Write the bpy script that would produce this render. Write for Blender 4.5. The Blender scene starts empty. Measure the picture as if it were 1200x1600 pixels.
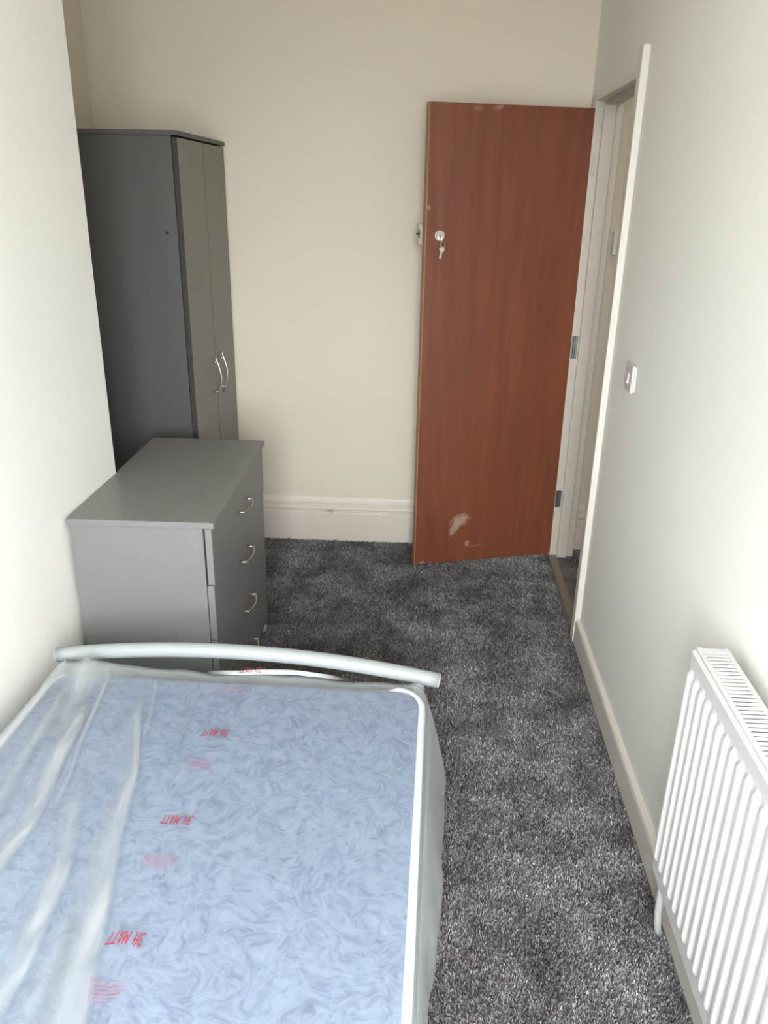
import bpy, bmesh, math, random
import numpy as np
from mathutils import Vector, Matrix

random.seed(7)
rng = np.random.default_rng(11)
scene = bpy.context.scene
C = scene.collection

# ------------------------------------------------------------------ camera
H_CAM, PITCH, YAW, ROLL, FPX = 1.6623, 0.3811, 0.067, 0.0181, 1245.47
cp, sp, cy_, sy_ = math.cos(PITCH), math.sin(PITCH), math.cos(YAW), math.sin(YAW)
Rv = Vector((cy_, sy_, 0)); Fv = Vector((-sy_ * cp, cy_ * cp, -sp)); Uv = Vector((-sy_ * sp, cy_ * sp, cp))
Rc = math.cos(ROLL) * Rv + math.sin(ROLL) * Uv
Uc = -math.sin(ROLL) * Rv + math.cos(ROLL) * Uv
cam_data = bpy.data.cameras.new('camera')
cam = bpy.data.objects.new('camera', cam_data); C.objects.link(cam)
cam_data.sensor_fit = 'VERTICAL'; cam_data.sensor_height = 32.0; cam_data.lens = FPX / 1600 * 32.0
cam_data.clip_start = 0.02
cam.matrix_world = Matrix(((Rc.x, Uc.x, -Fv.x, 0), (Rc.y, Uc.y, -Fv.y, 0), (Rc.z, Uc.z, -Fv.z, H_CAM), (0, 0, 0, 1)))
scene.camera = cam

# ------------------------------------------------------------------ daylight (overcast sky outside the window)
world = bpy.data.worlds.new('overcast_sky'); scene.world = world; world.use_nodes = True
wn, wl = world.node_tree.nodes, world.node_tree.links
wn.clear()
w_out = wn.new('ShaderNodeOutputWorld'); w_bg = wn.new('ShaderNodeBackground')
w_tc = wn.new('ShaderNodeTexCoord'); w_sep = wn.new('ShaderNodeSeparateXYZ'); w_ramp = wn.new('ShaderNodeValToRGB')
wl.new(w_tc.outputs['Generated'], w_sep.inputs[0])
w_map = wn.new('ShaderNodeMapRange'); w_map.inputs[1].default_value = -1; w_map.inputs[2].default_value = 1
wl.new(w_sep.outputs['Z'], w_map.inputs[0]); wl.new(w_map.outputs[0], w_ramp.inputs[0])
e = w_ramp.color_ramp.elements
e[0].position = 0.47; e[0].color = (0.20, 0.195, 0.18, 1)        # ground and houses opposite
e[1].position = 0.52; e[1].color = (0.50, 0.512, 0.515, 1)        # overcast sky at the horizon, three times as bright overhead
k_ = e.new(1.0); k_.color = (1.02, 1.045, 1.05, 1)
wl.new(w_ramp.outputs[0], w_bg.inputs[0]); w_bg.inputs[1].default_value = 71.0
wl.new(w_bg.outputs[0], w_out.inputs[0])
WIN = (-0.50, 0.62, 0.85, 2.35)   # window opening x0 x1 z0 z1 in the wall behind the camera
Y_WIN = -0.95
portal = bpy.data.lights.new('window_portal', 'AREA'); portal.shape = 'RECTANGLE'
portal.size = WIN[1] - WIN[0]; portal.size_y = WIN[3] - WIN[2]; portal.cycles.is_portal = True
po = bpy.data.objects.new('window_portal', portal); C.objects.link(po)
po.location = ((WIN[0] + WIN[1]) / 2, Y_WIN - 0.16, (WIN[2] + WIN[3]) / 2); po.rotation_euler = (math.radians(90), 0, 0)

vs = scene.view_settings
vs.view_transform = 'Standard'; vs.look = 'None'; vs.gamma = 1.0; vs.use_curve_mapping = False
vs.exposure = 0.0

# ------------------------------------------------------------------ materials
def new_mat(name):
    m = bpy.data.materials.new(name); m.use_nodes = True
    return m, m.node_tree.nodes, m.node_tree.links, m.node_tree.nodes['Principled BSDF']
def N(nodes, kind, **kw):
    n = nodes.new(kind)
    for k, v in kw.items(): setattr(n, k, v)
    return n
def plain(name, col, rough=0.5, metal=0.0, var=0.04, scale=6.0, bump=0.0, bscale=150.0, spec=0.5):
    m, n, l, b = new_mat(name)
    b.inputs['Roughness'].default_value = rough; b.inputs['Metallic'].default_value = metal
    b.inputs['Specular IOR Level'].default_value = spec
    tc = N(n, 'ShaderNodeTexCoord'); nz = N(n, 'ShaderNodeTexNoise'); nz.inputs['Scale'].default_value = scale; nz.inputs['Detail'].default_value = 4
    l.new(tc.outputs['Object'], nz.inputs['Vector'])
    mx = N(n, 'ShaderNodeMix', data_type='RGBA')
    mx.inputs[6].default_value = (*[c * (1 - var) for c in col], 1); mx.inputs[7].default_value = (*[min(1, c * (1 + var)) for c in col], 1)
    l.new(nz.outputs['Fac'], mx.inputs[0]); l.new(mx.outputs[2], b.inputs['Base Color'])
    if bump:
        n2 = N(n, 'ShaderNodeTexNoise'); n2.inputs['Scale'].default_value = bscale; n2.inputs['Detail'].default_value = 3
        l.new(tc.outputs['Object'], n2.inputs['Vector'])
        bp = N(n, 'ShaderNodeBump'); bp.inputs['Strength'].default_value = bump; bp.inputs['Distance'].default_value = 0.002
        l.new(n2.outputs['Fac'], bp.inputs['Height']); l.new(bp.outputs[0], b.inputs['Normal'])
    return m

M = {}
M['wall'] = plain('painted_plaster', (0.88, 0.865, 0.835), 0.85, var=0.02, scale=3, bump=0.12, bscale=90, spec=0.3)
M['wall_back'] = plain('cream_painted_plaster', (0.755, 0.688, 0.592), 0.85, var=0.02, scale=3, bump=0.12, bscale=90, spec=0.3)
M['ceiling'] = plain('ceiling_paint', (0.80, 0.745, 0.60), 0.9, var=0.01, bump=0.1, bscale=80)
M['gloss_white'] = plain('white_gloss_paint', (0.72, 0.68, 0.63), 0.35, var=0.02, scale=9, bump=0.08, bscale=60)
M['skirt'] = None
M['radiator'] = plain('white_enamel', (0.60, 0.61, 0.615), 0.35, var=0.005)
M['plastic_white'] = plain('white_plastic', (0.60, 0.585, 0.58), 0.4, var=0.01)
M['lit_plastic'] = plain('lit_white_plastic', (0.82, 0.82, 0.80), 0.35, var=0.01)  # raised white, puts the light on the hall switch into its colour
M['lining'] = plain('grey_lining_paint', (0.56, 0.515, 0.465), 0.45, var=0.04, scale=9, bump=0.08, bscale=60)  # greyer and darker than the white gloss trim
M['latch'] = plain('painted_latch', (0.46, 0.41, 0.35), 0.5)
M['dark'] = plain('dark_void', (0.012, 0.012, 0.013), 0.8)
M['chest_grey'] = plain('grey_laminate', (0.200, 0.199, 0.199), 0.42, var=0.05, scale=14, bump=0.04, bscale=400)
M['carcase_grey'] = plain('carcase_grey_laminate', (0.080, 0.080, 0.077), 0.5, var=0.04, scale=10, bump=0.03, bscale=400)  # wardrobe carcase, darker than the doors in place of their glossy reflection
M['door_grey'] = plain('door_grey_with_reflection', (0.195, 0.185, 0.165), 0.45, var=0.04, scale=10, bump=0.03, bscale=400)  # wardrobe doors, gloss reflection put into a lighter colour
M['shade_dark'] = plain('dark_grey_shade', (0.048, 0.046, 0.044), 0.6, spec=0.2)  # painted shade for door edges and grille slots; also plain drawer boxes
M['chrome'] = plain('satin_chrome', (0.66, 0.63, 0.59), 0.34, metal=1.0, var=0.01)
M['steel'] = plain('grey_steel', (0.22, 0.22, 0.23), 0.4, metal=0.9, var=0.05)
M['tube'] = plain('silver_grey_powder_coat', (0.33, 0.36, 0.375), 0.38, metal=0.0, var=0.02, spec=0.7)
M['slat'] = plain('pine_slat', (0.52, 0.38, 0.22), 0.6, var=0.1)
M['brass'] = plain('worn_brass', (0.24, 0.21, 0.165), 0.6, metal=0.2, var=0.2, scale=40)
M['piping'] = plain('white_piping_tape', (0.80, 0.81, 0.84), 0.5, var=0.02)
M['red_ink'] = plain('red_ink', (0.36, 0.025, 0.04), 0.5, var=0.08, scale=60)
M['pale_red_ink'] = plain('pale_red_ink', (0.42, 0.17, 0.23), 0.5, var=0.15, scale=90)

def mat_skirt():
    m, n, l, b = new_mat('skirting_gloss')
    b.inputs['Roughness'].default_value = 0.45
    tc = N(n, 'ShaderNodeTexCoord')
    nz = N(n, 'ShaderNodeTexNoise'); nz.inputs['Scale'].default_value = 14; nz.inputs['Detail'].default_value = 6
    l.new(tc.outputs['Object'], nz.inputs['Vector'])
    mx = N(n, 'ShaderNodeMix', data_type='RGBA'); mx.inputs[6].default_value = (0.74, 0.665, 0.595, 1); mx.inputs[7].default_value = (0.78, 0.715, 0.655, 1)
    l.new(nz.outputs['Fac'], mx.inputs[0])
    # one chipped spot showing old brownish paint: (x, z) = (-0.47, 0.165)
    mp = N(n, 'ShaderNodeMapping'); mp.inputs['Location'].default_value = (0.52 * 22, 0, -0.165 * 60); mp.inputs['Scale'].default_value = (22, 0, 60)
    l.new(tc.outputs['Object'], mp.inputs[0])
    ln = N(n, 'ShaderNodeVectorMath', operation='LENGTH'); l.new(mp.outputs[0], ln.inputs[0])
    n3 = N(n, 'ShaderNodeTexNoise'); n3.inputs['Scale'].default_value = 120; l.new(tc.outputs['Object'], n3.inputs['Vector'])
    ad = N(n, 'ShaderNodeMath', operation='MULTIPLY_ADD'); ad.inputs[1].default_value = 2.2; l.new(n3.outputs['Fac'], ad.inputs[0]); l.new(ln.outputs['Value'], ad.inputs[2])
    rp = N(n, 'ShaderNodeMapRange'); rp.inputs[1].default_value = 1.25; rp.inputs[2].default_value = 1.7; rp.inputs[3].default_value = 0.75; rp.inputs[4].default_value = 0
    l.new(ad.outputs[0], rp.inputs[0])
    m2 = N(n, 'ShaderNodeMix', data_type='RGBA'); m2.inputs[7].default_value = (0.36, 0.2, 0.14, 1)
    l.new(rp.outputs[0], m2.inputs[0]); l.new(mx.outputs[2], m2.inputs[6]); l.new(m2.outputs[2], b.inputs['Base Color'])
    return m
M['skirt'] = mat_skirt()

def mat_wood():
    m, n, l, b = new_mat('red_brown_veneer')
    b.inputs['Roughness'].default_value = 0.42
    tc = N(n, 'ShaderNodeTexCoord')
    mp = N(n, 'ShaderNodeMapping'); mp.inputs['Scale'].default_value = (9, 9, 0.7); l.new(tc.outputs['Object'], mp.inputs[0])
    n1 = N(n, 'ShaderNodeTexNoise'); n1.inputs['Scale'].default_value = 2.2; n1.inputs['Detail'].default_value = 5; n1.inputs['Distortion'].default_value = 0.6
    l.new(mp.outputs[0], n1.inputs['Vector'])
    mp2 = N(n, 'ShaderNodeMapping'); mp2.inputs['Scale'].default_value = (190, 190, 4); l.new(tc.outputs['Object'], mp2.inputs[0])
    n2 = N(n, 'ShaderNodeTexNoise'); n2.inputs['Scale'].default_value = 1.0; n2.inputs['Detail'].default_value = 3; l.new(mp2.outputs[0], n2.inputs['Vector'])
    r1 = N(n, 'ShaderNodeValToRGB'); r1.color_ramp.elements[0].position = 0.3; r1.color_ramp.elements[0].color = (0.165, 0.050, 0.026, 1)
    r1.color_ramp.elements[1].position = 0.75; r1.color_ramp.elements[1].color = (0.235, 0.071, 0.032, 1)
    l.new(n1.outputs['Fac'], r1.inputs[0])
    mg = N(n, 'ShaderNodeMix', data_type='RGBA', blend_type='MULTIPLY'); mg.inputs[0].default_value = 0.5
    r2 = N(n, 'ShaderNodeValToRGB'); r2.color_ramp.elements[0].position = 0.25; r2.color_ramp.elements[0].color = (0.72, 0.7, 0.7, 1); r2.color_ramp.elements[1].position = 0.7
    l.new(n2.outputs['Fac'], r2.inputs[0]); l.new(r1.outputs[0], mg.inputs[6]); l.new(r2.outputs[0], mg.inputs[7])
    cur = mg.outputs[2]
    # scuffs and paint marks (x, z, half width, half height, strength, tilt)
    marks = [(-0.482, 0.214, 0.056, 0.036, 0.85, 0.3), (-0.507, 0.176, 0.022, 0.052, 0.8, -0.5), (-0.440, 0.092, 0.014, 0.018, 0.75, 0),
             (-0.40, 0.075, 0.05, 0.006, 0.3, 0.1), (-0.417, 1.972, 0.028, 0.012, 0.45, 0.4), (-0.50, 1.965, 0.02, 0.012, 0.3, 0),
             (-0.690, 1.598, 0.010, 0.014, 0.6, 0.8), (-0.66, 0.008, 0.016, 0.010, 0.8, 0), (-0.62, 0.006, 0.010, 0.007, 0.6, 0)]
    n3 = N(n, 'ShaderNodeTexNoise'); n3.inputs['Scale'].default_value = 55; n3.inputs['Detail'].default_value = 5; l.new(tc.outputs['Object'], n3.inputs['Vector'])
    for (x, z, hw, hh, s, t) in marks:
        sub = N(n, 'ShaderNodeVectorMath', operation='SUBTRACT'); sub.inputs[1].default_value = (x, 0, z); l.new(tc.outputs['Object'], sub.inputs[0])
        rt = N(n, 'ShaderNodeMapping', vector_type='POINT'); rt.inputs['Rotation'].default_value = (0, t, 0); l.new(sub.outputs[0], rt.inputs[0])
        sc = N(n, 'ShaderNodeVectorMath', operation='MULTIPLY'); sc.inputs[1].default_value = (1 / hw, 0, 1 / hh); l.new(rt.outputs[0], sc.inputs[0])
        ln = N(n, 'ShaderNodeVectorMath', operation='LENGTH'); l.new(sc.outputs[0], ln.inputs[0])
        ad = N(n, 'ShaderNodeMath', operation='MULTIPLY_ADD'); ad.inputs[1].default_value = 1.6; l.new(n3.outputs['Fac'], ad.inputs[0]); l.new(ln.outputs['Value'], ad.inputs[2])
        rp = N(n, 'ShaderNodeMapRange'); rp.inputs[1].default_value = 1.3; rp.inputs[2].default_value = 1.75; rp.inputs[3].default_value = s; rp.inputs[4].default_value = 0
        l.new(ad.outputs[0], rp.inputs[0])
        mm = N(n, 'ShaderNodeMix', data_type='RGBA'); mm.inputs[7].default_value = (0.40, 0.27, 0.22, 1)
        l.new(rp.outputs[0], mm.inputs[0]); l.new(cur, mm.inputs[6]); cur = mm.outputs[2]
    l.new(cur, b.inputs['Base Color'])
    return m
M['wood'] = mat_wood()
M['wood_edge'] = plain('door_lipping', (0.34, 0.17, 0.09), 0.5, var=0.15, scale=30)

def mat_carpet(pile):
    m, n, l, b = new_mat('carpet_pile' if pile else 'carpet_backing')
    b.inputs['Roughness'].default_value = 0.75 if pile else 0.95
    b.inputs['Specular IOR Level'].default_value = 0.35 if pile else 0.1
    tc = N(n, 'ShaderNodeTexCoord')
    n1 = N(n, 'ShaderNodeTexNoise'); n1.inputs['Scale'].default_value = 5.5; n1.inputs['Detail'].default_value = 5; n1.inputs['Roughness'].default_value = 0.65
    l.new(tc.outputs['Object'], n1.inputs['Vector'])
    r1 = N(n, 'ShaderNodeValToRGB'); r1.color_ramp.elements[0].position = 0.36; r1.color_ramp.elements[1].position = 0.68
    r1.color_ramp.elements[0].color = (0.50, 0.48, 0.49, 1); r1.color_ramp.elements[1].color = (1.28, 1.26, 1.26, 1)
    l.new(n1.outputs['Fac'], r1.inputs[0])
    mg = N(n, 'ShaderNodeMix', data_type='RGBA', blend_type='MULTIPLY'); mg.inputs[0].default_value = 1
    l.new(r1.outputs[0], mg.inputs[6])
    if pile:
        at = N(n, 'ShaderNodeAttribute', attribute_name='tuft'); l.new(at.outputs['Color'], mg.inputs[7])
    else:
        n2 = N(n, 'ShaderNodeTexNoise'); n2.inputs['Scale'].default_value = 260; n2.inputs['Detail'].default_value = 2; l.new(tc.outputs['Object'], n2.inputs['Vector'])
        r2 = N(n, 'ShaderNodeValToRGB'); r2.color_ramp.elements[0].position = 0.35; r2.color_ramp.elements[1].position = 0.75
        r2.color_ramp.elements[0].color = (0.11, 0.106, 0.108, 1); r2.color_ramp.elements[1].color = (0.32, 0.31, 0.313, 1)
        l.new(n2.outputs['Fac'], r2.inputs[0]); l.new(r2.outputs[0], mg.inputs[7])
    l.new(mg.outputs[2], b.inputs['Base Color'])
    return m
M['carpet'] = mat_carpet(False); M['pile'] = mat_carpet(True)

def mat_mattress():
    m, n, l, b = new_mat('blue_marbled_ticking')
    b.inputs['Roughness'].default_value = 0.55
    tc = N(n, 'ShaderNodeTexCoord')
    n1 = N(n, 'ShaderNodeTexNoise'); n1.inputs['Scale'].default_value = 11; n1.inputs['Detail'].default_value = 3; l.new(tc.outputs['Object'], n1.inputs['Vector'])
    wv = N(n, 'ShaderNodeVectorMath', operation='MULTIPLY_ADD'); wv.inputs[1].default_value = (0.10, 0.10, 0.0)
    l.new(n1.outputs['Color'], wv.inputs[0]); l.new(tc.outputs['Object'], wv.inputs[2])
    # soft marbling plus short feathery strokes whose direction changes from patch to patch
    n2 = N(n, 'ShaderNodeTexNoise'); n2.inputs['Scale'].default_value = 34; n2.inputs['Detail'].default_value = 6; n2.inputs['Roughness'].default_value = 0.6; n2.inputs['Distortion'].default_value = 0.9
    l.new(wv.outputs[0], n2.inputs['Vector'])
    vo = N(n, 'ShaderNodeTexVoronoi'); vo.inputs['Scale'].default_value = 17; l.new(wv.outputs[0], vo.inputs['Vector'])
    sx = N(n, 'ShaderNodeSeparateXYZ'); l.new(vo.outputs['Color'], sx.inputs[0])
    an = N(n, 'ShaderNodeMath', operation='MULTIPLY'); an.inputs[1].default_value = 6.283; l.new(sx.outputs[0], an.inputs[0])
    vr = N(n, 'ShaderNodeVectorRotate', rotation_type='Z_AXIS'); l.new(wv.outputs[0], vr.inputs['Vector']); l.new(an.outputs[0], vr.inputs['Angle'])
    mp = N(n, 'ShaderNodeMapping'); mp.inputs['Scale'].default_value = (150, 26, 60); l.new(vr.outputs[0], mp.inputs[0])
    n3 = N(n, 'ShaderNodeTexNoise'); n3.inputs['Scale'].default_value = 1.0; n3.inputs['Detail'].default_value = 3; n3.inputs['Distortion'].default_value = 0.5; l.new(mp.outputs[0], n3.inputs['Vector'])
    mxf = N(n, 'ShaderNodeMix', data_type='FLOAT'); mxf.inputs[0].default_value = 0.42; l.new(n2.outputs['Fac'], mxf.inputs[2]); l.new(n3.outputs['Fac'], mxf.inputs[3])
    r = N(n, 'ShaderNodeValToRGB')
    el = r.color_ramp.elements
    el[0].position = 0.30; el[0].color = (0.085, 0.115, 0.22, 1)
    el[1].position = 0.70; el[1].color = (0.255, 0.325, 0.46, 1)
    k = el.new(0.44); k.color = (0.155, 0.205, 0.335, 1)
    k = el.new(0.53); k.color = (0.21, 0.27, 0.405, 1)
    l.new(mxf.outputs[0], r.inputs[0]); l.new(r.outputs[0], b.inputs['Base Color'])
    return m
M['mattress'] = mat_mattress()
M['mattress_side'] = plain('mattress_border_fabric', (0.45, 0.53, 0.70), 0.6, var=0.15, scale=25)

def mat_film(name, attr=None, dens=0.2, col=(0.70, 0.73, 0.74), gloss=0.12):
    """thin polythene: mostly clear, partly milky, with a gloss on top; fold density comes from a vertex attribute"""
    m, n, l, b = new_mat(name); n.remove(b)
    out = n['Material Output']
    tr = N(n, 'ShaderNodeBsdfTransparent'); tr.inputs[0].default_value = (0.97, 0.98, 0.98, 1)
    df = N(n, 'ShaderNodeBsdfDiffuse'); df.inputs[0].default_value = (*col, 1)
    tl = N(n, 'ShaderNodeBsdfTranslucent'); tl.inputs[0].default_value = (*col, 1)
    gl = N(n, 'ShaderNodeBsdfGlossy'); gl.inputs['Roughness'].default_value = 0.16
    tc = N(n, 'ShaderNodeTexCoord'); nz = N(n, 'ShaderNodeTexNoise'); nz.inputs['Scale'].default_value = 26; nz.inputs['Detail'].default_value = 6; nz.inputs['Distortion'].default_value = 1.2
    l.new(tc.outputs['Object'], nz.inputs['Vector'])
    bp = N(n, 'ShaderNodeBump'); bp.inputs['Strength'].default_value = 0.35; bp.inputs['Distance'].default_value = 0.006
    l.new(nz.outputs['Fac'], bp.inputs['Height'])
    for s in (gl,): l.new(bp.outputs[0], s.inputs['Normal'])
    m1 = N(n, 'ShaderNodeMixShader'); m1.inputs[0].default_value = 0.35; l.new(df.outputs[0], m1.inputs[1]); l.new(tl.outputs[0], m1.inputs[2])
    m2 = N(n, 'ShaderNodeMixShader'); l.new(tr.outputs[0], m2.inputs[1]); l.new(m1.outputs[0], m2.inputs[2])
    if attr:
        at = N(n, 'ShaderNodeAttribute', attribute_name=attr)
        l.new(at.outputs['Fac'], m2.inputs[0])
    else: m2.inputs[0].default_value = dens
    m3 = N(n, 'ShaderNodeMixShader'); m3.inputs[0].default_value = gloss; l.new(m2.outputs[0], m3.inputs[1]); l.new(gl.outputs[0], m3.inputs[2])
    l.new(m3.outputs[0], out.inputs[0])
    return m
M['film'] = mat_film('polythene_film', 'film_haze', gloss=0.05)
M['pane'] = mat_film('window_glass', None, 0.0, gloss=0.06)

# ------------------------------------------------------------------ mesh helpers
def link(name, me, mat, parent=None, smooth=False):
    o = bpy.data.objects.new(name, me); C.objects.link(o)
    if mat is not None: me.materials.append(mat)
    if parent: o.parent = parent
    if smooth:
        for p in me.polygons: p.use_smooth = True
    return o
def from_bm(name, bm, mat, parent=None, smooth=False):
    bmesh.ops.recalc_face_normals(bm, faces=bm.faces)
    me = bpy.data.meshes.new(name); bm.to_mesh(me); bm.free()
    return link(name, me, mat, parent, smooth)
def add_box(bm, lo, hi, bev=0.0, seg=2):
    r = bmesh.ops.create_cube(bm, size=1.0); v = r['verts']
    for k in v: k.co = Vector([lo[i] + (k.co[i] + .5) * (hi[i] - lo[i]) for i in range(3)])
    if bev:
        ed = list({e for k in v for e in k.link_edges})
        bmesh.ops.bevel(bm, geom=ed, offset=bev, segments=seg, affect='EDGES', profile=0.5)
def box(name, mat, lo, hi, parent=None, bev=0.0, seg=2):
    bm = bmesh.new(); add_box(bm, lo, hi, bev, seg); return from_bm(name, bm, mat, parent)
def add_tube(bm, pts, r, n=12, cap=True, radii=None):
    pts = [Vector(p) for p in pts]; rings = []
    t0 = (pts[1] - pts[0]).normalized(); up = Vector((0, 0, 1)) if abs(t0.z) < .9 else Vector((1, 0, 0))
    for i, p in enumerate(pts):
        t = (pts[min(i + 1, len(pts) - 1)] - pts[max(i - 1, 0)]).normalized()
        a = t.cross(up).normalized(); b = a.cross(t).normalized(); up = b
        rr = radii[i] if radii else r
        rings.append([bm.verts.new(p + rr * (math.cos(2 * math.pi * k / n) * a + math.sin(2 * math.pi * k / n) * b)) for k in range(n)])
    for i in range(len(rings) - 1):
        for k in range(n): bm.faces.new((rings[i][k], rings[i][(k + 1) % n], rings[i + 1][(k + 1) % n], rings[i + 1][k]))
    if cap: bm.faces.new(rings[0][::-1]); bm.faces.new(rings[-1])
def tube(name, mat, pts, r, parent=None, n=12, radii=None):
    bm = bmesh.new(); add_tube(bm, pts, r, n, radii=radii); o = from_bm(name, bm, mat, parent)
    for p in o.data.polygons: p.use_smooth = len(p.vertices) == 4
    return o
def extrude_profile(name, mat, prof, axis0, axis1, parent=None):
    """prof: list of (d, z); swept from axis0 to axis1 (points); d is measured along axis0['n']"""
    bm = bmesh.new(); rings = []
    for (ox, oy), (nx, ny) in (axis0, axis1):
        rings.append([bm.verts.new((ox + nx * d, oy + ny * d, z)) for d, z in prof])
    k = len(prof)
    for i in range(k): bm.faces.new((rings[0][i], rings[0][(i + 1) % k], rings[1][(i + 1) % k], rings[1][i]))
    bm.faces.new(rings[0]); bm.faces.new(rings[1][::-1])
    return from_bm(name, bm, mat, parent)
def prism(name, mat, poly, z0, z1, parent=None):
    bm = bmesh.new()
    a = [bm.verts.new((x, y, z0)) for x, y in poly]; b = [bm.verts.new((x, y, z1)) for x, y in poly]
    k = len(poly)
    for i in range(k): bm.faces.new((a[i], a[(i + 1) % k], b[(i + 1) % k], b[i]))
    bm.faces.new(a[::-1]); bm.faces.new(b)
    return from_bm(name, bm, mat, parent)
def empty(name, loc=(0, 0, 0), rz=0.0):
    o = bpy.data.objects.new(name, None); C.objects.link(o); o.location = loc; o.rotation_euler = (0, 0, rz); o.empty_display_size = 0.1
    return o
def tag(o, label, cat, group=None):
    o['label'] = label; o['category'] = cat
    if group: o['group'] = group
    return o
def struct(o, label, cat='wall'):
    o['kind'] = 'structure'; o['label'] = label; o['category'] = cat
    return o

# ------------------------------------------------------------------ room geometry
XR, SR, YB, SB = 0.6493, -0.0179, 3.7453, 0.0245
def wx(y, off=0.0): return XR + SR * y - off           # right wall plane
def wy(x, off=0.0): return YB + SB * x - off           # back wall plane
ZC = 2.62
XL, YBR, XA = -1.0412, 2.396, -1.535                   # chimney breast face, its far corner, alcove wall
XH = 1.75                                              # far side of the hall
Y0 = Y_WIN
TH = 0.108                                             # partition thickness
D0, D1, HD = 2.915, 3.652, 2.019                       # doorway along the right wall, head height

floor = struct(box('floor', M['carpet'], (XA - .1, Y0 - .1, -.08), (XH + .1, YB + .2, 0.0)), 'dark grey carpeted floor', 'floor')
struct(box('ceiling', M['ceiling'], (XA - .1, Y0 - .1, ZC), (XH + .1, YB + .2, ZC + .08)), 'cream painted ceiling', 'ceiling')
struct(prism('wall_back', M['wall_back'], [(XA - .1, wy(XA - .1)), (XH + .1, wy(XH + .1)), (XH + .1, YB + .3), (XA - .1, YB + .3)], 0, ZC), 'cream painted wall behind wardrobe and open door')
struct(prism('wall_left', M['wall'], [(XL, Y0), (XL, YBR), (XL - .012, YBR + .004), (XA - .1, YBR + .004), (XA - .1, Y0)], 0, ZC), 'white painted left wall beside the bed ending in a corner')
struct(prism('wall_alcove', M['wall_back'], [(XA, YBR), (XA, wy(XA)), (XA - .1, wy(XA)), (XA - .1, YBR)], 0, ZC), 'cream side wall of the recess behind the wardrobe')
# right wall as one mesh: near part, part over the door, stub behind the hinge
bm = bmesh.new()
def wall_seg(y0, y1, z0, z1):
    p = [(wx(y0), y0), (wx(y0) + TH, y0), (wx(y1) + TH, y1), (wx(y1), y1)]
    a = [bm.verts.new((x, y, z0)) for x, y in p]; b = [bm.verts.new((x, y, z1)) for x, y in p]
    for i in range(4): bm.faces.new((a[i], a[(i + 1) % 4], b[(i + 1) % 4], b[i]))
    bm.faces.new(a[::-1]); bm.faces.new(b)
wall_seg(Y0, D0 - .03, 0, ZC); wall_seg(D0 - .03, D1 + .03, HD + .028, ZC); wall_seg(D1 + .03, wy(wx(3.7)) + .005, 0, ZC)
struct(from_bm('wall_right', bm, M['wall']), 'white painted right wall with the doorway and radiator')
# wall behind the camera, with the window that lights the room
bm = bmesh.new()
x0, x1, z0, z1 = WIN
for lo, hi in (((XA - .1, 0), (x0, ZC)), ((x1, 0), (wx(Y0) + TH, ZC)), ((x0, 0), (x1, z0)), ((x0, z1), (x1, ZC))):
    add_box(bm, (lo[0], Y0 - .2, lo[1]), (hi[0], Y0, hi[1]))
struct(from_bm('wall_front', bm, M['wall']), 'white painted window wall behind the viewer')
bm = bmesh.new(); f = .05
for lo, hi in (((x0, z0), (x0 + f, z1)), ((x1 - f, z0), (x1, z1)), ((x0 + f, z0), (x1 - f, z0 + f)), ((x0 + f, z1 - f), (x1 - f, z1)), (((x0 + x1) / 2 - .03, z0 + f), ((x0 + x1) / 2 + .03, z1 - f))):
    add_box(bm, (lo[0], Y0 - .15, lo[1]), (hi[0], Y0 - .09, hi[1]))
win = struct(from_bm('window_1', bm, M['plastic_white']), 'white framed window of two panes behind the viewer', 'window')
for a, b in ((x0 + f, (x0 + x1) / 2 - .03), ((x0 + x1) / 2 + .03, x1 - f)):
    box('pane', M['pane'], (a, Y0 - .125, z0 + f), (b, Y0 - .121, z1 - f), win)
box('window_sill', M['gloss_white'], (x0 - .04, Y0 - .09, z0 - .03), (x1 + .04, Y0 + .05, z0), win, .006)
# hall beyond the doorway
struct(box('wall_hall', M['wall'], (XH, Y0, 0), (XH + .1, YB + .2, ZC)), 'painted far wall of the hall beyond the doorway')
struct(box('wall_hall_end', M['wall'], (wx(1.4) + TH - .02, 1.3, 0), (XH, 1.4, ZC)), 'painted near end wall of the hall')

# skirting boards ---------------------------------------------------
PB = [(0, 0), (.022, 0), (.022, .154), (.0205, .158), (.0125, .160), (.0125, .165), (.020, .168), (.0225, .176), (.021, .184), (.015, .190),
      (.009, .192), (.009, .198), (.0135, .203), (.012, .214), (.007, .222), (.004, .232), (0, .234)]
nb = (SB, -1.0)
def back_skirt(xa, xb, name):
    return extrude_profile(name, M['skirt'], PB, ((xa, wy(xa)), nb), ((xb, wy(xb)), nb))
struct(back_skirt(XA, wx(3.72), 'baseboard_back'), 'tall moulded white skirting board on the back wall, chipped near the chest', 'skirting board')
struct(back_skirt(wx(3.7) + TH, XH, 'baseboard_hall'), 'tall moulded skirting board of the hall seen through the doorway', 'skirting board')
PR = [(0, 0), (.018, 0), (.018, .088), (.015, .098), (.010, .102), (0, .103)]
struct(extrude_profile('baseboard_right', M['gloss_white'], PR, ((wx(Y0), Y0), (-1, 0)), ((wx(2.83), 2.83), (-1, 0))), 'low white skirting board along the right wall under the radiator', 'skirting board')

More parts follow.
